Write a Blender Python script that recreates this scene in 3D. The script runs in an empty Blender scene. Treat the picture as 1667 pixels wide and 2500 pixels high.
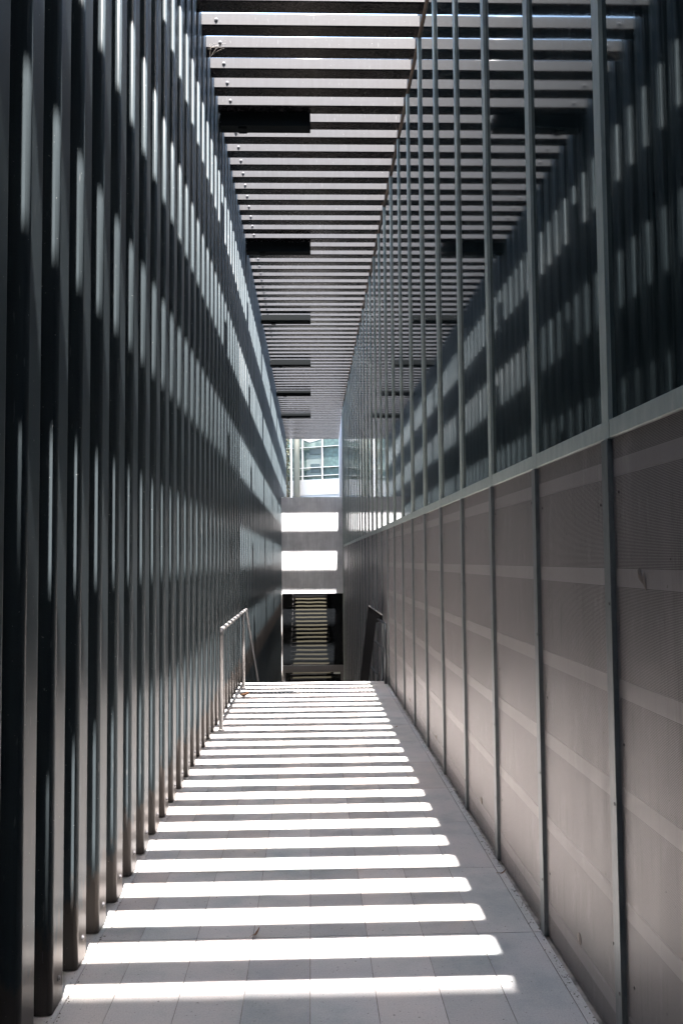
import bpy, bmesh, math, random
from mathutils import Vector, Matrix
random.seed(7)
S = bpy.context.scene
C = S.collection

# ------------------------------------------------------------------ camera
EYE = 1.6
cam_d = bpy.data.cameras.new('camera'); cam = bpy.data.objects.new('camera', cam_d); C.objects.link(cam)
cam_d.sensor_fit = 'HORIZONTAL'; cam_d.sensor_width = 36
cam_d.lens = 36 * 2031.8 / 1667
cam_d.shift_x = (833.5 - 814.8) / 1667; cam_d.shift_y = (1256.3 - 1250) / 1667
cam_d.clip_start = 0.05; cam_d.clip_end = 2000
r_ = Vector((0.9995918, -0.02732759, -0.00833274)); u_ = Vector((0.00682766, -0.05471343, 0.99847875)); w_ = Vector((0.02774193, 0.99812807, 0.05450451))
cam.matrix_world = Matrix(((r_.x, u_.x, -w_.x, 0), (r_.y, u_.y, -w_.y, 0), (r_.z, u_.z, -w_.z, EYE), (0, 0, 0, 1)))
S.camera = cam

# ------------------------------------------------------------------ world, sun, exposure
to_sun = Vector((0.037, -1 / 3.75, 1)).normalized()
world = bpy.data.worlds.new('World'); S.world = world; world.use_nodes = True
wn = world.node_tree; wn.nodes.clear()
sky = wn.nodes.new('ShaderNodeTexSky'); sky.sky_type = 'NISHITA'; sky.sun_disc = False
sky.sun_elevation = math.asin(to_sun.z); sky.sun_rotation = math.atan2(to_sun.x, to_sun.y)
sky.dust_density = 1.0
bgn = wn.nodes.new('ShaderNodeBackground'); bgn.inputs[1].default_value = 0.11
won = wn.nodes.new('ShaderNodeOutputWorld')
tint = wn.nodes.new('ShaderNodeMix'); tint.data_type = 'RGBA'; tint.blend_type = 'MULTIPLY'; tint.inputs[0].default_value = 1
tint.inputs[7].default_value = (1.06, 0.99, 0.86, 1)   # warm multiply that cuts the blue of the sky
wn.links.new(sky.outputs[0], tint.inputs[6]); wn.links.new(tint.outputs[2], bgn.inputs[0]); wn.links.new(bgn.outputs[0], won.inputs[0])
sd = bpy.data.lights.new('sun', 'SUN'); sun = bpy.data.objects.new('sun', sd); C.objects.link(sun)
sd.energy = 2.4; sd.angle = math.radians(0.45); sd.color = (1.0, 0.925, 0.89)
sun.rotation_euler = to_sun.to_track_quat('Z', 'Y').to_euler(); sun.location = (0, -10, 40)
S.view_settings.view_transform = 'Standard'; S.view_settings.look = 'None'
S.view_settings.exposure = 4.6; S.view_settings.gamma = 1
S.render.engine = 'CYCLES'
S.cycles.max_bounces = 10; S.cycles.diffuse_bounces = 5; S.cycles.glossy_bounces = 6; S.cycles.transparent_max_bounces = 8
S.cycles.caustics_reflective = True

# ------------------------------------------------------------------ materials
def mat(name, col, rough=0.6, metal=0.0, spec=0.5):
    m = bpy.data.materials.new(name); m.use_nodes = True
    b = m.node_tree.nodes['Principled BSDF']
    b.inputs['Base Color'].default_value = (*col, 1); b.inputs['Roughness'].default_value = rough
    b.inputs['Metallic'].default_value = metal; b.inputs['Specular IOR Level'].default_value = spec
    return m
class N:
    def __init__(s, m): s.t = m.node_tree; s.b = s.t.nodes['Principled BSDF']
    def new(s, ty, **k):
        n = s.t.nodes.new(ty)
        for a, v in k.items(): setattr(n, a, v)
        return n
    def link(s, a, b): s.t.links.new(a, b)
    def obj(s, scale=(1, 1, 1)):
        tc = s.new('ShaderNodeTexCoord'); mp = s.new('ShaderNodeMapping'); mp.inputs['Scale'].default_value = scale
        s.link(tc.outputs['Object'], mp.inputs[0]); return mp.outputs[0]
    def wpos(s, scale=(1, 1, 1)):
        g = s.new('ShaderNodeNewGeometry'); mp = s.new('ShaderNodeMapping'); mp.inputs['Scale'].default_value = scale
        s.link(g.outputs['Position'], mp.inputs[0]); return mp.outputs[0]
    def noise(s, vec, scale, detail=4, rough=0.55):
        n = s.new('ShaderNodeTexNoise'); n.inputs['Scale'].default_value = scale; n.inputs['Detail'].default_value = detail
        n.inputs['Roughness'].default_value = rough; s.link(vec, n.inputs['Vector']); return n.outputs['Fac']
    def ramp(s, fac, stops):
        r = s.new('ShaderNodeValToRGB'); e = r.color_ramp.elements
        e[0].position, e[0].color = stops[0][0], (*stops[0][1], 1); e[1].position, e[1].color = stops[1][0], (*stops[1][1], 1)
        for p, c in stops[2:]:
            k = e.new(p); k.color = (*c, 1)
        s.link(fac, r.inputs[0]); return r.outputs[0]
    def mix(s, fac, a, b, mode='MIX'):
        n = s.new('ShaderNodeMix'); n.data_type = 'RGBA'; n.blend_type = mode
        for sock, v in ((n.inputs[0], fac), (n.inputs[6], a), (n.inputs[7], b)):
            if hasattr(v, 'is_output'): s.link(v, sock)
            elif isinstance(v, (int, float)): sock.default_value = v
            else: sock.default_value = (*v, 1)
        return n.outputs[2]
    def bump(s, h, strength=0.2, dist=0.01):
        n = s.new('ShaderNodeBump'); n.inputs['Strength'].default_value = strength; n.inputs['Distance'].default_value = dist
        s.link(h, n.inputs['Height']); s.link(n.outputs[0], s.b.inputs['Normal'])
    def math(s, op, a, b=None):
        n = s.new('ShaderNodeMath'); n.operation = op
        for i, v in enumerate((a, b)):
            if v is None: continue
            if hasattr(v, 'is_output'): s.link(v, n.inputs[i])
            else: n.inputs[i].default_value = v
        return n.outputs[0]

def paint(name, col, rough, metal, dust=0.5):
    """charcoal micaceous metal paint: vertical streaks of dust, fine grain, small pale specks"""
    m = mat(name, col, rough, metal); n = N(m)
    p = n.wpos((1, 1, 1)); streak = n.noise(n.wpos((14, 14, 0.5)), 3, 3); grain = n.noise(p, 260, 2)
    c = n.ramp(streak, [(0.3, tuple(x * 0.86 for x in col)), (0.7, tuple(x * 1.16 for x in col))])
    c = n.mix(n.math('MULTIPLY', n.ramp(grain, [(0.35, (0, 0, 0)), (0.75, (1, 1, 1))]), 0.35 if dust > 0.1 else 0.1), c, tuple(min(1, x * 1.5) for x in col))
    speck = n.ramp(n.noise(p, 95, 1), [(0.77, (0, 0, 0)), (0.80, (1, 1, 1))])
    c = n.mix(n.math('MULTIPLY', speck, dust), c, (0.45, 0.45, 0.43))
    if dust > 0.1:   # splashed dirt near the ground, scuffs
        g = n.new('ShaderNodeNewGeometry'); q = n.new('ShaderNodeSeparateXYZ'); n.link(g.outputs['Position'], q.inputs[0])
        hgt = n.math('ADD', q.outputs['Z'], n.math('MULTIPLY', n.noise(n.wpos((6, 6, 2)), 3, 4), -0.5))
        c = n.mix(n.math('MULTIPLY', n.ramp(hgt, [(0.0, (1, 1, 1)), (0.06, (0, 0, 0))]), n.math('MULTIPLY', n.math('GREATER_THAN', q.outputs['Z'], -0.03), 0.5)), c, (0.11, 0.085, 0.07))
        sc = n.noise(n.wpos((30, 30, 4)), 2.5, 3, 0.4)
        c = n.mix(n.ramp(sc, [(0.70, (0, 0, 0)), (0.74, (0.4,) * 3)]), c, (0.16, 0.165, 0.165))
    n.link(c, n.b.inputs['Base Color'])
    n.link(n.math('ADD', n.math('MULTIPLY', streak, 0.14), rough - 0.07), n.b.inputs['Roughness'])
    n.bump(n.noise(n.wpos((3, 3, 0.8)), 2.2, 2), 0.12, 0.01)
    return m
M = {}
M['fin'] = paint('charcoal_paint', (0.040, 0.051, 0.056), 0.34, 0.0)
M['fin'].node_tree.nodes['Principled BSDF'].inputs['Specular IOR Level'].default_value = 0.05
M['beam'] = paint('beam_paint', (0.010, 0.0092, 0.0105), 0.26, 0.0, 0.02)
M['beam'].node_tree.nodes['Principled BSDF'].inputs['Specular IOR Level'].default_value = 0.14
M['litface'] = paint('lit_face_paint', (0.040, 0.041, 0.044), 0.62, 0.0)  # paler copy of the beam paint, putting the sun on near faces into colour
M['litface'].node_tree.nodes['Principled BSDF'].inputs['Specular IOR Level'].default_value = 0.3
M['black'] = mat('black_enamel', (0.006, 0.008, 0.009), 0.8, 0, 0.08)
M['blackrail'] = mat('black_rail', (0.004, 0.004, 0.005), 0.7, 0, 0.12)
M['backing'] = mat('backing_board', (0.02, 0.022, 0.024), 0.8)

# galvanised frame of the glass wall
m = mat('grey_zinc', (0.25, 0.27, 0.27), 0.5, 0.1); n = N(m)
f = n.noise(n.wpos((9, 9, 3)), 4, 6, 0.7)
n.link(n.ramp(f, [(0.3, (0.25, 0.30, 0.285)), (0.62, (0.36, 0.405, 0.38)), (0.8, (0.47, 0.48, 0.43))]), n.b.inputs['Base Color'])
n.link(n.ramp(n.noise(n.wpos((9, 9, 3)), 8, 4), [(0.3, (0.38,) * 3), (0.7, (0.62,) * 3)]), n.b.inputs['Roughness'])
n.bump(n.noise(n.wpos(), 30, 4), 0.1, 0.003); M['zinc'] = m
M['bronze'] = mat('bronze_cap', (0.16, 0.115, 0.085), 0.45, 0.5)

# dark reflective glass with faint vertical dirt streaks
m = mat('dark_glass', (0.004, 0.008, 0.009), 0.02); n = N(m); n.b.inputs['IOR'].default_value = 1.52
n.b.inputs['Specular Tint'].default_value = (0.5, 0.9, 1.0, 1)
st = n.noise(n.wpos((1, 34, 0.6)), 3, 4)
n.link(n.ramp(st, [(0.45, (0.004, 0.008, 0.009)), (0.85, (0.035, 0.045, 0.047))]), n.b.inputs['Base Color'])
n.link(n.ramp(st, [(0.35, (0.015,) * 3), (0.8, (0.10,) * 3)]), n.b.inputs['Roughness'])
n.bump(n.noise(n.wpos((1, 1.3, 0.7)), 1.3, 1), 0.05, 0.004); M['glass'] = m

# perforated metal sheet over pale strips
m = mat('perforated_sheet', (0.27, 0.25, 0.24), 0.42, 0.35); n = N(m)
g = n.new('ShaderNodeNewGeometry'); sp = n.new('ShaderNodeSeparateXYZ'); n.link(g.outputs['Position'], sp.inputs[0])
P = 0.0088
def wave(sock, pitch, off=0.0):
    return n.math('SINE', n.math('ADD', n.math('MULTIPLY', sock, 2 * math.pi / pitch), off))
a1 = n.math('ADD', sp.outputs['Y'], sp.outputs['Z']); a2 = n.math('SUBTRACT', sp.outputs['Y'], sp.outputs['Z'])
dots = n.math('MULTIPLY', wave(a1, P), wave(a2, P))
hole = n.ramp(dots, [(-0.0, (0, 0, 0)), (0.14, (1, 1, 1))])
stain = n.noise(n.wpos((1, 10, 0.7)), 1.6, 5, 0.6); blot = n.noise(n.wpos((1, 1, 1)), 1.1, 3)
c = n.ramp(stain, [(0.25, (0.275, 0.248, 0.246)), (0.75, (0.37, 0.338, 0.334))])
c = n.mix(n.ramp(blot, [(0.35, (0, 0, 0)), (0.8, (0.5,) * 3)]), c, (0.22, 0.215, 0.205))
drip = n.noise(n.wpos((1, 42, 1.6)), 1.5, 6, 0.7)
c = n.mix(n.ramp(drip, [(0.55, (0, 0, 0)), (0.70, (0.6,) * 3)]), c, (0.13, 0.12, 0.115))
pale = n.noise(n.wpos((1, 7, 2.2)), 2.7, 5, 0.65)
c = n.mix(n.ramp(pale, [(0.56, (0, 0, 0)), (0.75, (0.65,) * 3)]), c, (0.46, 0.44, 0.43))
fleck = n.noise(n.wpos(), 48, 1)
c = n.mix(n.ramp(fleck, [(0.775, (0, 0, 0)), (0.79, (1,) * 3)]), c, (0.06, 0.05, 0.045))
n.bump(n.noise(n.wpos((1, 1.6, 1.1)), 1.2, 2), 0.35, 0.02)
n.link(c, n.b.inputs['Base Color'])
n.link(n.ramp(stain, [(0.2, (0.36,) * 3), (0.8, (0.52,) * 3)]), n.b.inputs['Roughness'])
tr = n.new('ShaderNodeBsdfTransparent'); mx = n.new('ShaderNodeMixShader'); out = m.node_tree.nodes['Material Output']
dp = n.new('ShaderNodeVectorMath', operation='DOT_PRODUCT'); n.link(g.outputs['Incoming'], dp.inputs[0]); n.link(g.outputs['Normal'], dp.inputs[1])
open_ = n.math('MINIMUM', n.math('ADD', n.math('MULTIPLY', n.math('ABSOLUTE', dp.outputs['Value']), 1.6), 0.42), 1.0)   # the sheet's thickness closes the holes at a slant
n.link(n.math('MULTIPLY', hole, open_), mx.inputs[0]); n.link(n.b.outputs[0], mx.inputs[1]); n.link(tr.outputs[0], mx.inputs[2]); n.link(mx.outputs[0], out.inputs[0])
M['perf'] = m
M['pale_strip'] = mat('pale_strip_tone', (0.33, 0.315, 0.31), 0.6)  # strips behind the sheet, set in to give its pale bands
M['dull'] = mat('dull_backing', (0.025, 0.026, 0.028), 0.8)
M['strip'] = mat('dark_zinc', (0.10, 0.115, 0.12), 0.45, 0.2)
n = N(M['strip']); n.link(n.ramp(n.noise(n.wpos((9, 9, 3)), 4, 6, 0.7), [(0.3, (0.10, 0.115, 0.12)), (0.7, (0.18, 0.195, 0.195))]), n.b.inputs['Base Color'])

# pavers with a tone of their own each
m = mat('paver', (0.4, 0.39, 0.38), 0.75); n = N(m)
at = n.new('ShaderNodeVertexColor'); at.layer_name = 'tone'
fine = n.noise(n.wpos(), 160, 3); big = n.noise(n.wpos(), 1.9, 7, 0.66); spk = n.noise(n.wpos(), 70, 2)
c = n.mix(1.0, at.outputs['Color'], n.ramp(fine, [(0.3, (0.86,) * 3), (0.7, (1.08,) * 3)]), 'MULTIPLY')
c = n.mix(1.0, c, n.ramp(big, [(0.30, (0.66, 0.74, 0.75)), (0.48, (0.93, 0.94, 0.94)), (0.7, (1.10, 1.04, 1.02))]), 'MULTIPLY')
c = n.mix(n.ramp(spk, [(0.67, (0, 0, 0)), (0.72, (0.75,) * 3)]), c, (0.13, 0.12, 0.11))
n.link(c, n.b.inputs['Base Color']); n.bump(fine, 0.25, 0.002); M['paver'] = m
m = mat('grout', (0.40, 0.37, 0.33), 0.9); n = N(m)
n.link(n.ramp(n.noise(n.wpos(), 12, 5), [(0.35, (0.10, 0.09, 0.08)), (0.65, (0.34, 0.31, 0.28))]), n.b.inputs['Base Color']); M['grout'] = m

# board-marked concrete
m = mat('concrete', (0.4, 0.4, 0.39), 0.8); n = N(m)
s1 = n.noise(n.wpos((9, 9, 0.7)), 2.2, 6, 0.65); s2 = n.noise(n.wpos(), 2.3, 6, 0.6)
c = n.ramp(s1, [(0.28, (0.52, 0.535, 0.55)), (0.7, (0.70, 0.71, 0.72))])
c = n.mix(n.ramp(s2, [(0.4, (0, 0, 0)), (0.75, (0.7,) * 3)]), c, (0.36, 0.37, 0.39))
n.link(c, n.b.inputs['Base Color']); n.bump(s2, 0.2, 0.01); M['concrete'] = m
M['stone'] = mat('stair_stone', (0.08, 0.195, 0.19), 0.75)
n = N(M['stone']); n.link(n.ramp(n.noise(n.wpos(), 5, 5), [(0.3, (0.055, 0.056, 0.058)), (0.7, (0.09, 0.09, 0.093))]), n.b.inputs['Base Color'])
M['white'] = mat('white_paint', (0.20, 0.203, 0.203), 0.6)
M['offwhite'] = mat('off_white_wall', (0.78, 0.75, 0.74), 0.8)
M['steel'] = mat('brushed_steel', (0.62, 0.60, 0.58), 0.42, 0.5)
m = M['steel']; n = N(m)
n.link(n.ramp(n.noise(n.wpos((20, 20, 2)), 6, 4), [(0.3, (0.20, 0.195, 0.19)), (0.7, (0.34, 0.33, 0.325))]), n.b.inputs['Base Color'])
M['armsteel'] = mat('dull_steel', (0.09, 0.10, 0.105), 0.5, 0.7)
M['jamb'] = mat('pale_jamb', (0.55, 0.54, 0.52), 0.6)
M['transom'] = mat('grey_transom', (0.13, 0.13, 0.135), 0.5, 0.3)
m = mat('door_glass', (0.006, 0.007, 0.008), 0.015); n = N(m); n.b.inputs['IOR'].default_value = 1.55
n.bump(n.noise(n.wpos((1.4, 1, 0.8)), 1.1, 1), 0.11, 0.006); M['doorglass'] = m
M['sign'] = mat('pale_sign', (0.62, 0.66, 0.64), 0.6)
M['stud'] = mat('dark_stud', (0.018, 0.022, 0.028), 0.5)
M['screw'] = mat('screw_metal', (0.075, 0.075, 0.08), 0.55, 0.2)
M['dark'] = mat('screw_hole', (0.01, 0.01, 0.01), 0.9)
M['leaf'] = mat('dry_leaf', (0.20, 0.10, 0.05), 0.8)
M['disc'] = mat('rusty_disc', (0.30, 0.26, 0.23), 0.6, 0.3)
M['web'] = mat('cobweb', (0.75, 0.68, 0.62), 0.9)
m = mat('shade_block_grey', (0.22, 0.22, 0.22), 0.85); n = N(m)
n.link(n.ramp(n.noise(n.wpos(), 0.6, 5), [(0.3, (0.17, 0.17, 0.175)), (0.7, (0.26, 0.255, 0.25))]), n.b.inputs['Base Color']); M['render'] = m
m = mat('asphalt', (0.05, 0.05, 0.05), 0.9); n = N(m)
n.link(n.ramp(n.noise(n.wpos(), 20, 5), [(0.3, (0.035,) * 3), (0.7, (0.07,) * 3)]), n.b.inputs['Base Color']); M['asphalt'] = m

# ------------------------------------------------------------------ mesh helpers
def box(bm, x0, x1, y0, y1, z0, z1, bev=0.0, seg=3, edges=None):
    """a box; edges = 'x','y','z' bevels only the edges along that axis"""
    vs = [bm.verts.new((x, y, z)) for x in (x0, x1) for y in (y0, y1) for z in (z0, z1)]
    fs = [bm.faces.new([vs[i] for i in q]) for q in ((0, 1, 3, 2), (4, 6, 7, 5), (0, 4, 5, 1), (2, 3, 7, 6), (0, 2, 6, 4), (1, 5, 7, 3))]
    if bev:
        es = set(e for f in fs for e in f.edges)
        if edges:
            ax = 'xyz'.index(edges)
            es = [e for e in es if abs((e.verts[0].co - e.verts[1].co).normalized()[ax]) > 0.9]
        r = bmesh.ops.bevel(bm, geom=list(es), offset=bev, segments=seg, profile=0.5, affect='EDGES')
        for f in r['faces']: f.smooth = True
    return fs
def tube(bm, pts, rad, seg=14, caps=True):
    pts = [Vector(p) for p in pts]; rings = []
    for i, p in enumerate(pts):
        d = (pts[min(i + 1, len(pts) - 1)] - pts[max(i - 1, 0)]).normalized()
        ref = Vector((1, 0, 0)) if abs(d.x) < 0.8 else Vector((0, 0, 1))
        a = d.cross(ref).normalized(); b = d.cross(a).normalized()
        rr = rad[i] if isinstance(rad, (list, tuple)) else rad
        rings.append([bm.verts.new(p + rr * (math.cos(t) * a + math.sin(t) * b)) for t in [2 * math.pi * k / seg for k in range(seg)]])
    for A, B in zip(rings, rings[1:]):
        for k in range(seg):
            f = bm.faces.new((A[k], A[(k + 1) % seg], B[(k + 1) % seg], B[k])); f.smooth = True
    if caps: bm.faces.new(rings[0][::-1]); bm.faces.new(rings[-1])
def arc(p0, c, p1, n=6):   # quadratic corner
    return [(1 - t) ** 2 * Vector(p0) + 2 * t * (1 - t) * Vector(c) + t * t * Vector(p1) for t in [i / n for i in range(n + 1)]]
def disc(bm, c, axis, rad, th, seg=16):
    c = Vector(c); a = Vector(axis).normalized()
    tube(bm, [c, c + a * th * 0.7, c + a * th], [rad, rad, rad * 0.75], seg)
def mesh(bm, name, m):
    bmesh.ops.recalc_face_normals(bm, faces=bm.faces)
    me = bpy.data.meshes.new(name); bm.to_mesh(me); bm.free(); me.materials.append(m); return me
def link(name, me, parent=None, loc=None):
    o = bpy.data.objects.new(name, me); C.objects.link(o)
    if parent: o.parent = parent
    if loc: o.location = loc
    return o
def obj(name, bm, m, parent=None, loc=None): return link(name, mesh(bm, name, m), parent, loc)
def tag(o, label, cat, group=None):
    o['label'] = label; o['category'] = cat
    if group: o['group'] = group
    return o
def empty(name, loc, label, cat, group=None):
    o = bpy.data.objects.new(name, None); o.empty_display_size = 0.1; C.objects.link(o); o.location = loc
    return tag(o, label, cat, group)
def struct(o): o['kind'] = 'structure'; return o
def dup(o, loc, label=None, group=None, parent=None, keep=True):
    c = o.copy(); C.objects.link(c); c.location = loc
    if parent: c.parent = parent
    if label: c['label'] = label
    if group: c['group'] = group
    if keep:
        for ch in o.children: d = ch.copy(); C.objects.link(d); d.parent = c
    return c
NB = bmesh.new

# measured layout (metres, floor = 0, camera over x = 0, y = 0)
XL, XR = -0.924, 0.981          # fin faces, mullion faces
Y0, PITCH = 3.0473, 0.3232      # first fin near face, fin and beam pitch
ZB = 6.30                       # underside of the roof beams
EDGE = 11.05                    # top of the stairs
LOW = -4.12                     # lower landing
YB = 26.05                      # concrete bulkhead
YEND = 32.2

def nth(n):
    ones = ['zeroth', 'first', 'second', 'third', 'fourth', 'fifth', 'sixth', 'seventh', 'eighth', 'ninth', 'tenth', 'eleventh', 'twelfth', 'thirteenth',
            'fourteenth', 'fifteenth', 'sixteenth', 'seventeenth', 'eighteenth', 'nineteenth']
    if n < 20: return ones[n]
    t, o = divmod(n, 10)
    ten = {2: 'twent', 3: 'thirt', 4: 'fort', 5: 'fift', 6: 'sixt', 7: 'sevent', 8: 'eight', 9: 'ninet'}[t] if t < 10 else 'hundred and '
    return ten + 'ieth' if o == 0 else ten + 'y-' + ones[o]
# ------------------------------------------------------------------ setting
random.seed(3)
bm = NB(); box(bm, -1.12, 1.04, -5.4, EDGE - 0.02, -0.16, -0.0035); struct(obj('floor', bm, M['grout']))
# paving: one sheet of pavers
bm = NB(); col = bm.loops.layers.color.new('tone')
xs = [-1.12, -0.905, -0.735, -0.495, -0.257, -0.014, 0.228, 0.466, 0.70, 0.94]
ys = []; y = 3.633 - 0.753 * 12
while y < EDGE - 0.05: ys.append(y); y += 0.753
ys.append(EDGE - 0.02)
for i in range(len(xs)):
    x0 = xs[i]; x1 = xs[i + 1] if i + 1 < len(xs) else 0.9775
    for j in range(len(ys) - 1):
        g = 0.0016
        nb = len(bm.faces); fs = box(bm, x0 + g, x1 - g, ys[j] + g, ys[j + 1] - g, -0.003, 0.0 if i < 9 else 0.0012)
        k = random.uniform(0.84, 1.08); t = random.uniform(-0.014, 0.016)
        cc = (0.485 * k + t, 0.466 * k, 0.452 * k - t * 0.8)
        for f in fs:
            for lp in f.loops: lp[col] = (*[max(0, v) ** (1 / 2.2) for v in cc], 1)
struct(obj('paving', bm, M['paver']))
# stairs
RISE, GO = 0.16, 0.2985; NST = int(round(-LOW / RISE))
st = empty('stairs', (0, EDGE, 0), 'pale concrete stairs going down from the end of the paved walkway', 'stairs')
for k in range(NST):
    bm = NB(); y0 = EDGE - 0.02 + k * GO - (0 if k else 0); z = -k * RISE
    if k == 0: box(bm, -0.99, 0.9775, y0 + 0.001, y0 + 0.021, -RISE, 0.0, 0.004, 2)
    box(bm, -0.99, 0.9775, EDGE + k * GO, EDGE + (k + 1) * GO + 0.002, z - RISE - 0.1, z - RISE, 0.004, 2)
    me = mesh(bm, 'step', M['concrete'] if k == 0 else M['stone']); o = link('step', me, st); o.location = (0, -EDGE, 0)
YL = EDGE + NST * GO
bm = NB(); box(bm, -1.12, 1.04, YL + 0.003, YEND, LOW - 0.4, LOW - RISE * 0 - 0.16); struct(obj('landing_floor', bm, M['grout']))

# side buildings and an added block behind
bm = NB(); box(bm, -14, -1.10, -5.4, YEND + 0.2, LOW - 0.5, 6.42)
tag(obj('left_building', bm, M['backing']), 'dark backing wall behind the left row of steel posts', 'building')
rb = empty('right_building', (1.03, 10, 0), 'dark building block rising behind the glass wall on the right', 'building')
bm = NB(); box(bm, 1.045, 14, -5.4, 25.46, LOW - 0.5, 6.20); box(bm, 1.045, 14, 25.462, YEND + .2, LOW - .5, 3.3); o = obj('wall', bm, M['backing'], rb); o.location = (-1.03, -10, 0)
bm = NB(); box(bm, 1.000, 14, -5.4, 25.46, 6.203, 6.55); o = obj('parapet', bm, M['backing'], rb); o.location = (-1.03, -10, 0)
bm = NB(); box(bm, -16, 16, -12, -5.5, -0.2, 32.85)  # unseen block, added to keep the sun off the near paving
tag(obj('shade_block', bm, M['render']), 'tall plain block added behind the viewer to shade the near paving', 'building')
bm = NB(); box(bm, -120, 120, YEND + 0.25, 400, 3.1, 3.3); struct(obj('street', bm, M['asphalt']))

# ------------------------------------------------------------------ slatted screen on the left: 104 upright posts
FW, FD, FTOP = 0.142, 0.12, 6.42
def fin_mesh(zb):
    bm = NB(); box(bm, -FD, 0, 0, FW, zb, FTOP, 0.016, 4, 'z'); return mesh(bm, 'steel_post', M['fin'])
fin_a, fin_b = fin_mesh(0.004), fin_mesh(LOW - 0.16)
bm = NB(); disc(bm, (0, 0.075, 0.097), (1, 0, 0), 0.0105, 0.004); disc(bm, (0.0035, 0.075, 0.097), (1, 0, 0), 0.0065, 0.004, 6); bolt_me = mesh(bm, 'bolt', M['screw'])
LA = 'charcoal steel post of the left screen, standing on the pale paving'
LB = 'charcoal steel post of the left screen, reaching down beside the stairs'
for k in range(-9, 90):
    y = Y0 + k * PITCH; up = y + FW < EDGE + 0.05
    me = fin_a if up else fin_b
    if k < -2: lb = 'charcoal steel post outside the picture, %s before the leftmost visible one' % nth(-2 - k)
    elif up: lb = 'charcoal steel post on the paving, %s along from the left edge of the photo' % nth(k + 3); NUP = k
    else: lb = 'charcoal steel post beside the stairs, %s past the end of the paving' % nth(k - NUP)
    o = link('steel_post', me, None, (XL + random.uniform(-0.001, 0.001), y, 0))
    o.rotation_euler = (0, 0, random.uniform(-0.006, 0.006))
    tag(o, lb, 'post', 'steel posts beside the paving' if up else 'steel posts beside the stairs')
    if -3 <= k < 16: link('bolt', bolt_me, o)

# ------------------------------------------------------------------ roof of louvre beams
BW, BH = 0.153, 0.115
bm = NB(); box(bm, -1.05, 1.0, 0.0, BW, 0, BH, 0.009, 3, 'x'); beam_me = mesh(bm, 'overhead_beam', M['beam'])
bm = NB(); disc(bm, (-0.80, -0.0022, 0.052), (0, -1, 0), 0.0155, 0.005); disc(bm, (-0.80, -0.005, 0.052), (0, -1, 0), 0.010, 0.006, 14); bs_me = mesh(bm, 'bolt', M['screw'])
bm = NB(); disc(bm, (-0.80, -0.0112, 0.053), (0, -1, 0), 0.0035, 0.001, 8); bh_me = mesh(bm, 'bolt_socket', M['dark'])
bm = NB(); box(bm, -1.05, 1.11, 0, BW, 0, BH, 0.008, 3, 'x'); beam_far = mesh(bm, 'overhead_beam', M['beam'])
def lit_face_mesh(x1):  # thin pale skin added so the near face of a beam reads as sunlit
    bm = NB(); box(bm, -1.049, x1 - 0.001, -0.0022, 0.0018, 0.0085, BH - 0.009); return mesh(bm, 'lit_face_skin', M['litface'])
lit_face_me, lit_face_far = lit_face_mesh(1.0), lit_face_mesh(1.11)
JF = 0
for j in range(-13, 90):
    y = Y0 + (j + 0.5) * PITCH; far = y > 25.45
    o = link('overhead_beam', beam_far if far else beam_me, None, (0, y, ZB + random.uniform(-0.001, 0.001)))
    if far: JF += 1
    lb = ('grey roof beam past the end of the glass wall, %s from its end' % nth(JF)) if far else \
        ('grey roof beam with a bolt head, %s down from the top edge of the photo' % nth(j - 10)) if j >= 11 else 'grey roof beam overhead, above the top edge of the photo'
    tag(o, lb, 'beam',
        'roof beams past the glass wall' if far else 'roof beams over the walkway')
    link('lit_face_skin', lit_face_far if far else lit_face_me, o)
    if 10 <= j < 45:
        s = link('bolt', bs_me, o)
        if j < 26: link('bolt_socket', bh_me, s)
# six black light boxes under the beams
names = ['nearest and largest black light box under the roof beams', 'second nearest black light box under the roof beams',
         'third black light box from the near end under the roof beams', 'fourth black light box along, half way down the roof',
         'second smallest black light box, near the far end of the roof', 'smallest and farthest black light box under the roof beams']
LY = [8.50, 12.06, 15.70, 19.26, 22.80, 26.36]
for i, y in enumerate(LY):
    t = empty('light_box', (-0.45, y, ZB), names[i], 'light', 'black light boxes')
    bm = NB(); box(bm, XL + 0.45, 0.024 + 0.45, 0, 0.152, -0.145, -0.003, 0.003, 2); obj('housing', bm, M['black'], t)
    bm = NB(); box(bm, -0.285, -0.195, 0.02, 0.13, -0.167, -0.1455, 0.004, 2); obj('lamp', bm, M['black'], t)
    for zz_ in (-0.025, -0.11): bm = NB(); disc(bm, (XL + 0.458, -0.0002, zz_), (0, -1, 0), 0.006, 0.002, 8); obj('screw', bm, M['screw'], t)

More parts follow.
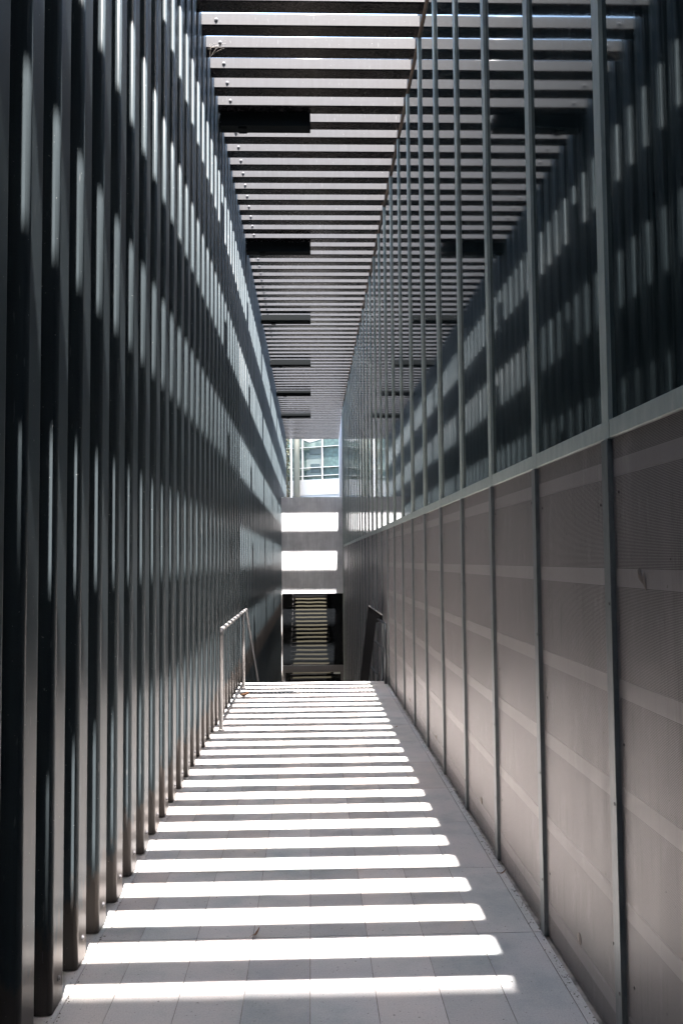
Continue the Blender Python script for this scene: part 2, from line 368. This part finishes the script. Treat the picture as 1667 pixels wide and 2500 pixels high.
# ------------------------------------------------------------------ glass wall on the right
gw = empty('glass_wall', (XR, 10, 0), 'long wall of dark glass above pale perforated panels in zinc frames', 'wall')
gw_inv = (-XR, -10, 0)
def gpart(name, bm, m, parent=None):
    o = obj(name, bm, m, parent or gw)
    if parent is None: o.location = gw_inv
    return o
MS = 0.888; MF = 2.755                      # mullion pitch, far edge of mullion 0
ZR0, ZR1 = 1.995, 2.053                     # rail
ZCAP = 6.235
ks = list(range(-4, 26))
for k in ks:
    yf = MF + k * MS; yn = yf - 0.066
    low = 0.004 if yf < EDGE else LOW - 0.16
    ygap = yn                                # bay k lies between mullion k-1 far edge and mullion k near edge
    ya = MF + (k - 1) * MS
    bm = NB(); box(bm, XR - 0.001 + random.uniform(-.0012, .0012), 1.002, yn, yf, ZR0 - 0.002, ZCAP - 0.001, 0.0018, 2); gpart('mullion', bm, M['zinc'])
    bm = NB(); box(bm, XR - 0.006, 1.0018, yn + 0.006, yf - 0.004, low, ZR0 - 0.005, 0.0018, 2); cs = gpart('cover_strip', bm, M['strip'])
    bm = NB(); box(bm, XR + 0.0005, 1.0012, ya + 0.001, yn - 0.001, ZR0, ZR1, 0.0018, 2); gpart('rail', bm, M['zinc'])
    bm = NB(); box(bm, 0.995, 1.0008, ya - 0.03, yn + 0.03, ZR1 - 0.03, ZCAP + 0.0)
    t1, t2 = random.uniform(-0.0012, 0.0012), random.uniform(-0.0003, 0.0003)   # every pane sits a little out of plane
    for v in bm.verts: v.co.x += (v.co.y - (ya + yn) / 2) * t1 + (v.co.z - 4.1) * t2
    o = gpart('window_pane', bm, M['glass'])
    bm = NB(); lp = 0.004 if yf < EDGE + .3 else LOW - 0.16
    pts = [(0.992, ya - 0.004, lp), (0.992, yn + 0.004, lp), (0.992, yn + 0.004, ZR0 + .002), (0.992, ya - 0.004, ZR0 + .002)]
    bm.faces.new([bm.verts.new(p) for p in pts])
    o = gpart('perforated_panel', bm, M['perf'])
    if k >= 0 and yf < EDGE:
        if (k - 1) % 2 == 0 and k < 8:
            yd = {1: 3.16, 3: 4.948}.get(k, ya + 0.4)
            bm = NB(); disc(bm, (0.9915, yd, 0.18), (-1, 0, 0), 0.021, 0.003, 20); disc(bm, (0.988, yd, 0.18), (-1, 0, 0), 0.012, 0.002, 16)
            d = obj('fixing_disc', bm, M['disc'], o)
        # rivets holding the sheet
        if k < 7:
            for z in (1.80, 1.02, 0.30):
                for yy in (ya + 0.05, yn - 0.05):
                    bm = NB(); disc(bm, (0.9918, yy + random.uniform(-.02, .02), z + random.uniform(-.05, .05)), (-1, 0, 0), 0.005, 0.0015, 8); obj('rivet', bm, M['dark'], o)
        if k == 0:
            bm = NB()
            for i in range(7):
                yy = 2.44 + i * 0.009 + random.uniform(-.004, .004); zz_ = 1.50 + i * 0.006
                tube(bm, arc((0.9905, yy, zz_), (0.9895, yy + 0.006, zz_ + 0.015), (0.9905, yy + 0.004, zz_ + random.uniform(.02, .05)), 4), [0.0008, 0.0018, 0.0022, 0.0014, 0.0006], 5)
            obj('scratch', bm, M['disc'], o)
        # screws down the strips
        for z in ([1.35, 0.72, 0.25] if k < 9 else []):
            bm = NB(); disc(bm, (XR - 0.0062, (yn + yf) / 2 - .012, z + random.uniform(-.1, .1)), (-1, 0, 0), 0.0055, 0.002, 10); obj('screw', bm, M['screw'], cs)
bm = NB(); box(bm, XR - 0.002, 1.03, MF - 5 * MS, 25.44, ZCAP, ZCAP + 0.016, 0.002, 1); gpart('top_cap', bm, M['bronze'])
for z in (1.94 - 0.045, 1.535, 1.177, 0.833, 0.475, 0.12, -0.23, -0.59, -0.95, -1.31, -1.67, -2.03, -2.39, -2.75, -3.11):
    bm = NB(); y0 = MF - 5 * MS if z > 0 else EDGE + 0.02
    hz = 0.028 if z > 0.6 else 0.024
    box(bm, 0.9955, 1.004, y0, 25.40, z - hz, z + hz); gpart('pale_strip', bm, M['pale_strip'])
bm = NB(); box(bm, 1.006, 1.02, MF - 5 * MS, 25.40, LOW - .16, ZR0 + .02); gpart('backing_board', bm, M['dull'])
bm = NB(); box(bm, 0.975, 1.03, 25.43, 25.50, LOW - .16, ZCAP - 0.002, 0.002, 1); gpart('end_post', bm, M['zinc'])

# ------------------------------------------------------------------ far end: bulkhead, pier, entrance screen
bm = NB(); box(bm, XL + 0.006, 0.992, YB, YB + 0.32, EYE - 1.044, EYE + 1.978, 0.006, 2)
tag(obj('concrete_bulkhead', bm, M['concrete']), 'grey concrete bulkhead hanging across the far end over the dark glass entrance', 'wall')
bm = NB()
vs = [(1.0, 25.52), (1.11, YEND), (1.5, YEND), (1.5, 25.52)]
lo = [bm.verts.new((x, y, 3.302)) for x, y in vs]; hi = [bm.verts.new((x, y, ZB - 0.004)) for x, y in vs]
bm.faces.new(lo[::-1]); bm.faces.new(hi)
for i in range(4): bm.faces.new((lo[i], lo[(i + 1) % 4], hi[(i + 1) % 4], hi[i]))
tag(obj('white_pier', bm, M['offwhite']), 'pale rendered wall past the far end of the glass wall', 'wall')
es = empty('entrance_screen', (0, YB + 0.08, LOW), 'dark glass entrance screen with grey transom under the concrete bulkhead', 'door')
def epart(name, bm, m):
    o = obj(name, bm, m, es); o.location = (0, -(YB + 0.08), -LOW); return o
g0 = YB + 0.10
bm = NB(); box(bm, XL + 0.02, 0.99, g0 + 0.03, g0 + 0.04, EYE - 3.29, EYE - 1.046); epart('window_pane', bm, M['doorglass'])
bm = NB(); box(bm, -0.825, 0.905, g0 + 0.04, g0 + 0.05, LOW - .155, EYE - 3.49); epart('door_leaf', bm, M['doorglass'])
bm = NB(); box(bm, XL + 0.02, 0.985, g0 - 0.03, g0 + 0.06, EYE - 3.40, EYE - 3.275, 0.004, 2); box(bm, XL + 0.02, 0.985, g0 + 0.0, g0 + 0.06, EYE - 3.49, EYE - 3.402, 0.003, 2); epart('transom', bm, M['transom'])
for x0, x1 in ((XL + 0.03, -0.825), (0.905, 0.985)):
    bm = NB(); box(bm, x0, x1, g0 + 0.01, g0 + 0.06, LOW - .155, EYE - 3.4905, 0.003, 2); epart('frame', bm, M['transom'])
bm = NB(); box(bm, XL - 0.002, XL + 0.018, YB - 0.12, g0 + .08, LOW - .155, EYE - 1.046, 0.002, 1); epart('jamb', bm, M['jamb'])
bm = NB(); box(bm, 0.675, 0.89, g0 + 0.034, g0 + 0.039, EYE - 3.552, EYE - 3.495); epart('sign_plate', bm, M['sign'])

# ------------------------------------------------------------------ handrails
hr = empty('handrail', (-0.86, 7.99, 0), 'steel tube handrail on two posts beside the left screen at the stair head', 'handrail')
X = -0.86; RZ = 0.945; R = 0.0205
def hpart(name, bm, m): o = obj(name, bm, m, hr); o.location = (0.86, -7.99, 0); return o
bm = NB(); tube(bm, [(X, 7.99, 0.0), (X, 7.99, RZ - 0.09)] + arc((X, 7.99, RZ - 0.08), (X, 7.99, RZ), (X, 8.07, RZ)) + [(X, 11.0, RZ + .01)] + arc((X, 11.0, RZ + .01), (X, 11.07, RZ + .01), (X, 11.13, RZ - 0.03)) +
     [(X, 13.5, RZ - 0.03 - 2.37 * 0.536), (X, 17.9, RZ - 0.03 - 6.77 * 0.536)], R, 16); hpart('rail', bm, M['steel'])
bm = NB(); tube(bm, [(X, 10.58, 0.0), (X, 10.58, RZ - 0.018)], R, 16); hpart('leg', bm, M['steel'])
bm = NB(); tube(bm, [(X, 14.6, -1.9), (X, 14.6, RZ - 0.05 - 3.47 * 0.536)], R, 12); hpart('leg', bm, M['steel'])
for y in (7.99, 10.58):
    bm = NB(); disc(bm, (X, y, 0.0), (0, 0, 1), 0.036, 0.012); hpart('base_flange', bm, M['steel'])
# right: broad black rail folded over at its head, carried on posts by the wall
rr = empty('broad_handrail', (0.95, 10.8, 0), 'broad black handrail sloping down beside the perforated panels on steel posts', 'handrail')
def rpart(name, bm, m): o = obj(name, bm, m, rr); o.location = (-0.95, -10.8, 0); return o
def prism(bm, quad, nrm, th):
    a = [bm.verts.new(Vector(p)) for p in quad]; b = [bm.verts.new(Vector(p) + Vector(nrm) * th) for p in quad]
    bm.faces.new(a); bm.faces.new(b[::-1])
    for i in range(len(a)): bm.faces.new((a[i], a[(i + 1) % len(a)], b[(i + 1) % len(a)], b[i]))
def pt(x, y, z): return (x, y, EYE + z)
bm = NB()
nr = Vector((0, 0.54, 0.84))
L0, L1 = pt(0.775, 11.40, -0.635), pt(0.775, 16.2, -3.60)
R0, R1 = pt(0.885, 11.40, -0.80), pt(0.885, 16.2, -3.76)
prism(bm, [L0, L1, R1, R0], -nr, 0.035); rpart('rail', bm, M['blackrail'])
bm = NB(); prism(bm, [(L0[0], 11.385, L0[2] + 0.0), (0.945, 11.10, EYE - 0.735), (0.945, 11.12, EYE - 0.80), (0.888, 11.385, EYE - 0.86)], (0, 1, 0), 0.012); rpart('end_plate', bm, M['blackrail'])
bm = NB(); tube(bm, [pt(0.785, 11.36, -0.632), pt(0.945, 11.08, -0.735)], 0.008, 8); rpart('end_trim', bm, M['steel'])
for (yp, zt, xa, ya, za) in ((10.80, -0.83, 0.90, 11.30, -0.80), (11.27, -1.18, 0.90, 11.95, -1.16), (12.10, -1.655, 0.90, 12.72, -1.63)):
    zf = 0.0 if yp < EDGE else -RISE * (int((yp - EDGE) / GO) + 1)
    bm = NB(); tube(bm, [(0.952, yp, zf), (0.952, yp, EYE + zt)], 0.019, 14); rpart('leg', bm, M['armsteel'])
    bm = NB(); tube(bm, arc((0.952, yp, EYE + zt - 0.012), (0.952, yp, EYE + zt + 0.006), (0.945, yp + 0.06, EYE + zt + 0.003), 4) + [(xa, ya, EYE + za)], 0.015, 12); rpart('bracket', bm, M['armsteel'])

# ------------------------------------------------------------------ tactile studs at the stair head
bm = NB(); tube(bm, [(0, 0, 0), (0, 0, 0.003), (0, 0, 0.006)], [0.0165, 0.0165, 0.012], 14); stud_me = mesh(bm, 'tactile_stud', M['stud'])
for row, y in enumerate((10.18, 10.50)):
    x = -0.78; ns = 0
    while x < 0.74:
        ns += 1
        tag(link('tactile_stud', stud_me, None, (x, y, 0.0003)), 'round dark floor stud in the %s row, %s from the left' % ('nearer' if row == 0 else 'farther', nth(ns)), 'stud', 'studs of the %s row' % ('nearer' if row == 0 else 'farther'))
        x += 0.0485

# ------------------------------------------------------------------ leaves
def leaf(loc, rot, ln, wd, curl, label, fold=0.4):
    bm = NB(); nseg = 8; top = []
    rows = []
    for i in range(nseg + 1):
        t = i / nseg; w = wd * math.sin(math.pi * min(1, t * 0.93 + 0.04)) ** 0.8; z = curl * (t - 0.4) ** 2 * 3 + 0.004
        rows.append([bm.verts.new((ln * (t - 0.5), s * w * (1 + 0.15 * math.sin(9 * t + s)), z + abs(s) * w * fold)) for s in (-1, -0.5, 0, 0.5, 1)])
    for a, b in zip(rows, rows[1:]):
        for k in range(4): f = bm.faces.new((a[k], a[k + 1], b[k + 1], b[k])); f.smooth = True
    r = bmesh.ops.solidify(bm, geom=bm.faces[:], thickness=0.0012)
    tube(bm, [(-ln * 0.5, 0, 0.004 + curl * .3), (-ln * 0.68, ln * 0.04, 0.003 + curl * .3)], 0.0012, 6)
    o = obj('leaf', bm, M['leaf'], None, loc); o.rotation_euler = (0, 0, rot); tag(o, label, 'leaf'); return o
leaf((-0.79, 9.90, 0.002), 0.3, 0.12, 0.04, 0.05, 'large curled brown leaf on the paving beside the farther handrail post', 0.9)
leaf((-0.247, 3.652, 0.001), 1.0, 0.055, 0.006, 0.02, 'small curled brown leaf in the shade near the front of the paving')
leaf((0.955, 4.279, 0.003), 0.2, 0.045, 0.007, 0.02, 'thin reddish leaf against the foot of the perforated panels')
leaf((-0.815, 6.90, 0.001), 0.1, 0.04, 0.008, 0.012, 'small reddish leaf near the feet of the steel posts')
leaf((-0.86, 6.60, 0.001), 2.4, 0.03, 0.006, 0.01, 'tiny dark leaf lying just in front of the reddish one by the posts')
leaf((0.80, 8.0, 0.001), 0.7, 0.03, 0.006, 0.01, 'tiny brown leaf in the shade strip on the right')
# grit and leaf litter caught along both wall feet
bm = NB(); rnd = random.Random(11)
for i in range(1500):
    side = rnd.random() < 0.6
    y = rnd.uniform(2.2, 11.0); x = (0.976 - abs(rnd.gauss(0, 0.014))) if side else (-0.935 + abs(rnd.gauss(0, 0.03)))
    if rnd.random() < 0.08: x = rnd.uniform(-0.85, 0.93)
    r = rnd.uniform(0.0008, 0.0032); a = rnd.uniform(0, 3.14); e = rnd.uniform(1, 2.6)
    c = Vector((x, y, 0.0016)); u = Vector((math.cos(a), math.sin(a), 0)) * r * e; v = Vector((-math.sin(a), math.cos(a), 0)) * r; h = Vector((0, 0, r * 0.8))
    q = [bm.verts.new(c + d) for d in (u, v, -u, -v)]; t = bm.verts.new(c + h)
    for k in range(4): bm.faces.new((q[k], q[(k + 1) % 4], t))
o = obj('grit', bm, mat('grit', (0.09, 0.07, 0.055), 0.9)); tag(o, 'dark grit and leaf crumbs caught along the feet of both walls', 'grit'); o['kind'] = 'stuff'
# cobweb on the beam corner
def web(corner, label, sc=1.0):
    bm = NB(); rnd = random.Random(5)
    for i in range(9):
        a = Vector(corner) + Vector((rnd.uniform(0, .03), -0.002, -rnd.uniform(0, 0.16) * sc)); b = Vector(corner) + Vector((rnd.uniform(0.03, 0.17) * sc, -0.002, rnd.uniform(-0.03, 0.03)))
        mid = (a + b) / 2 + Vector((-0.01, 0, 0.02)) ; tube(bm, arc(a, mid, b, 4), 0.00025, 4)
    tag(obj('cobweb', bm, M['web']), label, 'cobweb')
web((-0.915, Y0 + 13.5 * PITCH - 0.002, ZB + 0.02), 'pale cobweb in the corner of a near roof beam and the left screen')

# ------------------------------------------------------------------ building across the street
fb = empty('glazed_building', (0, 40, 3.3), 'bright glazed building with a white slatted spandrel seen past the bulkhead', 'building')
ang = math.atan2(-1.15, 2.45)
fb.rotation_euler = (0, 0, ang); fb.location = (-1.14, 40, 3.3)   # local x runs along the facade
def lx(x40):   # x measured on the plane y=40 -> distance along the facade
    t = x40 / 40.0    # ray x = t*y ; facade: (-1.14 + s*cos, 40 + s*sin)
    return (t * 40 + 1.14) / (math.cos(ang) - t * math.sin(ang))
H0 = EYE - 3.3
def zz(z): return z + H0
M['teal'] = mat('teal_reflections', (0.10, 0.20, 0.20), 0.6)  # mottled teal: reflections in the facade glass put into the colour
n = N(M['teal']); n.link(n.ramp(n.noise(n.wpos((1, 1, 1)), 2.4, 3), [(0.35, (0.005, 0.015, 0.013)), (0.5, (0.020, 0.040, 0.035)), (0.68, (0.07, 0.09, 0.078))]), n.b.inputs['Base Color'])
M['scallop'] = mat('scalloped_reflection', (0.12, 0.25, 0.25), 0.6)  # scalloped teal tones: reflection in the right pane put into the colour
n = N(M['scallop']); v = n.new('ShaderNodeTexVoronoi'); v.inputs['Scale'].default_value = 6.5; n.link(n.obj((1, 1, 1)), v.inputs['Vector'])
n.link(n.ramp(v.outputs['Distance'], [(0.1, (0.024, 0.05, 0.045)), (0.75, (0.007, 0.021, 0.020))]), n.b.inputs['Base Color'])
bm = NB(); box(bm, -30, 30, 0.05, 12, -0.2, 12); obj('wall', bm, M['teal'], fb)
bm = NB(); box(bm, lx(0.62), 8, 0.03, 0.049, zz(3.8), 9); obj('scallop_pane', bm, M['scallop'], fb)
bm = NB(); box(bm, -20, 20, -0.28, 0.04, zz(3.05) - 0.6, zz(3.77), 0.01, 1)
for k in range(16): box(bm, -20, 20, -0.31, -0.281, zz(3.07) + k * 0.046, zz(3.07) + k * 0.046 + 0.028)
obj('spandrel', bm, M['white'], fb)
for xx in (-3.2, -1.25, lx(-0.35), lx(0.60), lx(1.6), 4.0):
    bm = NB(); box(bm, xx - 0.022, xx + 0.022, -0.09, 0.02, zz(3.772), 9.3); obj('mullion', bm, M['white'], fb)
for z in (5.37, 4.39, 4.0):
    bm = NB(); box(bm, -20, 20, -0.085, 0.022, zz(z) - 0.012, zz(z) + 0.012); obj('glazing_bar', bm, M['white'], fb)
# reflections in the glass, put in as pieces: bright sky, pale building, dark shapes
bm = NB(); prism(bm, [(lx(-0.33), 0.045, zz(5.75)), (lx(-0.05), 0.045, zz(5.62)), (lx(0.58), 0.045, zz(5.75)), (lx(0.58), 0.045, 6.6), (lx(-0.33), 0.045, 6.6)], (0, -1, 0), 0.01); obj('sky_reflection', bm, M['white'], fb)
M['deep'] = mat('dark_reflection_tone', (0.004, 0.012, 0.014), 0.5)
for (a, b, c, d) in ((-0.05, 0.52, 5.02, 5.32), (0.0, 0.46, 4.15, 4.58)):
    bm = NB(); box(bm, lx(a), lx(b), 0.02, 0.048, zz(c), zz(d), 0.01, 2); obj('dark_reflection', bm, M['deep'], fb)
M['palerefl'] = mat('pale_reflection_tone', (0.055, 0.07, 0.066), 0.7)
bm = NB(); prism(bm, [(lx(-0.2), 0.04, zz(3.95)), (lx(0.55), 0.04, zz(3.9)), (lx(0.55), 0.04, zz(4.95)), (lx(0.1), 0.04, zz(5.02)), (lx(-0.2), 0.04, zz(5.15))], (0, 1, 0), 0.008); obj('pale_reflection', bm, M['palerefl'], fb)
bm = NB(); tube(bm, [(lx(-0.63) + 0.22, -0.5, -0.1), (lx(-0.63) + 0.22, -0.5, 9)], 0.14, 20)
tag(obj('round_column', bm, mat('beige_column', (0.13, 0.125, 0.10), 0.8)), 'beige round column in front of the glazed building', 'column')
o = bpy.data.objects['round_column']; o.parent = None; o.matrix_world = Matrix.Translation(fb.location) @ Matrix.Rotation(ang, 4, 'Z')
bm = NB(); box(bm, -0.92 * 36 / 40 - 0.035, -0.92 * 36 / 40 + 0.035, 36, 36.1, 3.3, 9, 0.01, 1)
tag(obj('white_post', bm, mat('bright_white', (0.5, 0.5, 0.5), 0.5)), 'thin bright white post standing in the street before the beige column', 'post')
# small trees beside the column
def tree(loc, h, rad, label, seed, colr):
    t = empty('small_tree', loc, label, 'tree', None); rnd = random.Random(seed)
    bm = NB(); tube(bm, [(0, 0, 0), (0.02, 0, h * 0.3), (-0.02, 0.02, h * 0.55), (0, 0, h * 0.9)], [0.07, 0.05, 0.035, 0.01], 8)
    for i in range(7):
        a = rnd.uniform(0, 6.28); z = h * rnd.uniform(0.3, 0.75); tube(bm, [(0, 0, z), (rad * .6 * math.cos(a), rad * .6 * math.sin(a), z + 0.3)], [0.025, 0.006], 6)
    obj('trunk', bm, mat('bark', (0.10, 0.07, 0.05), 0.9), t)
    bm = NB()
    for i in range(2600):
        a = rnd.uniform(0, 6.28); r = rad * rnd.random() ** 0.5 * rnd.uniform(0.7, 1.05); z = h * rnd.uniform(0.22, 1.0)
        c = Vector((r * math.cos(a), r * math.sin(a), z)); d = Vector((rnd.uniform(-1, 1), rnd.uniform(-1, 1), rnd.uniform(-1, 1))).normalized(); e = d.cross(Vector((rnd.uniform(-1, 1), 0.3, 1))).normalized()
        s = rnd.uniform(0.025, 0.05); bm.faces.new([bm.verts.new(c + d * s), bm.verts.new(c + e * s * .6), bm.verts.new(c - d * s), bm.verts.new(c - e * s * .6)])
    lm = mat('foliage', colr, 0.7); n = N(lm)
    n.link(n.ramp(n.noise(n.obj(), 5, 3), [(0.35, tuple(x * 0.6 for x in colr)), (0.7, tuple(min(1, x * 1.5) for x in colr))]), n.b.inputs['Base Color'])
    obj('crown', bm, lm, t)
tree((-1.12, 39.2, 3.3), 4.4, 0.30, 'olive green tree left of the beige column across the street', 2, (0.05, 0.05, 0.022))
tree((-0.42, 39.9, 3.3), 4.2, 0.17, 'reddish brown young tree right of the beige column across the street', 9, (0.08, 0.04, 0.025))
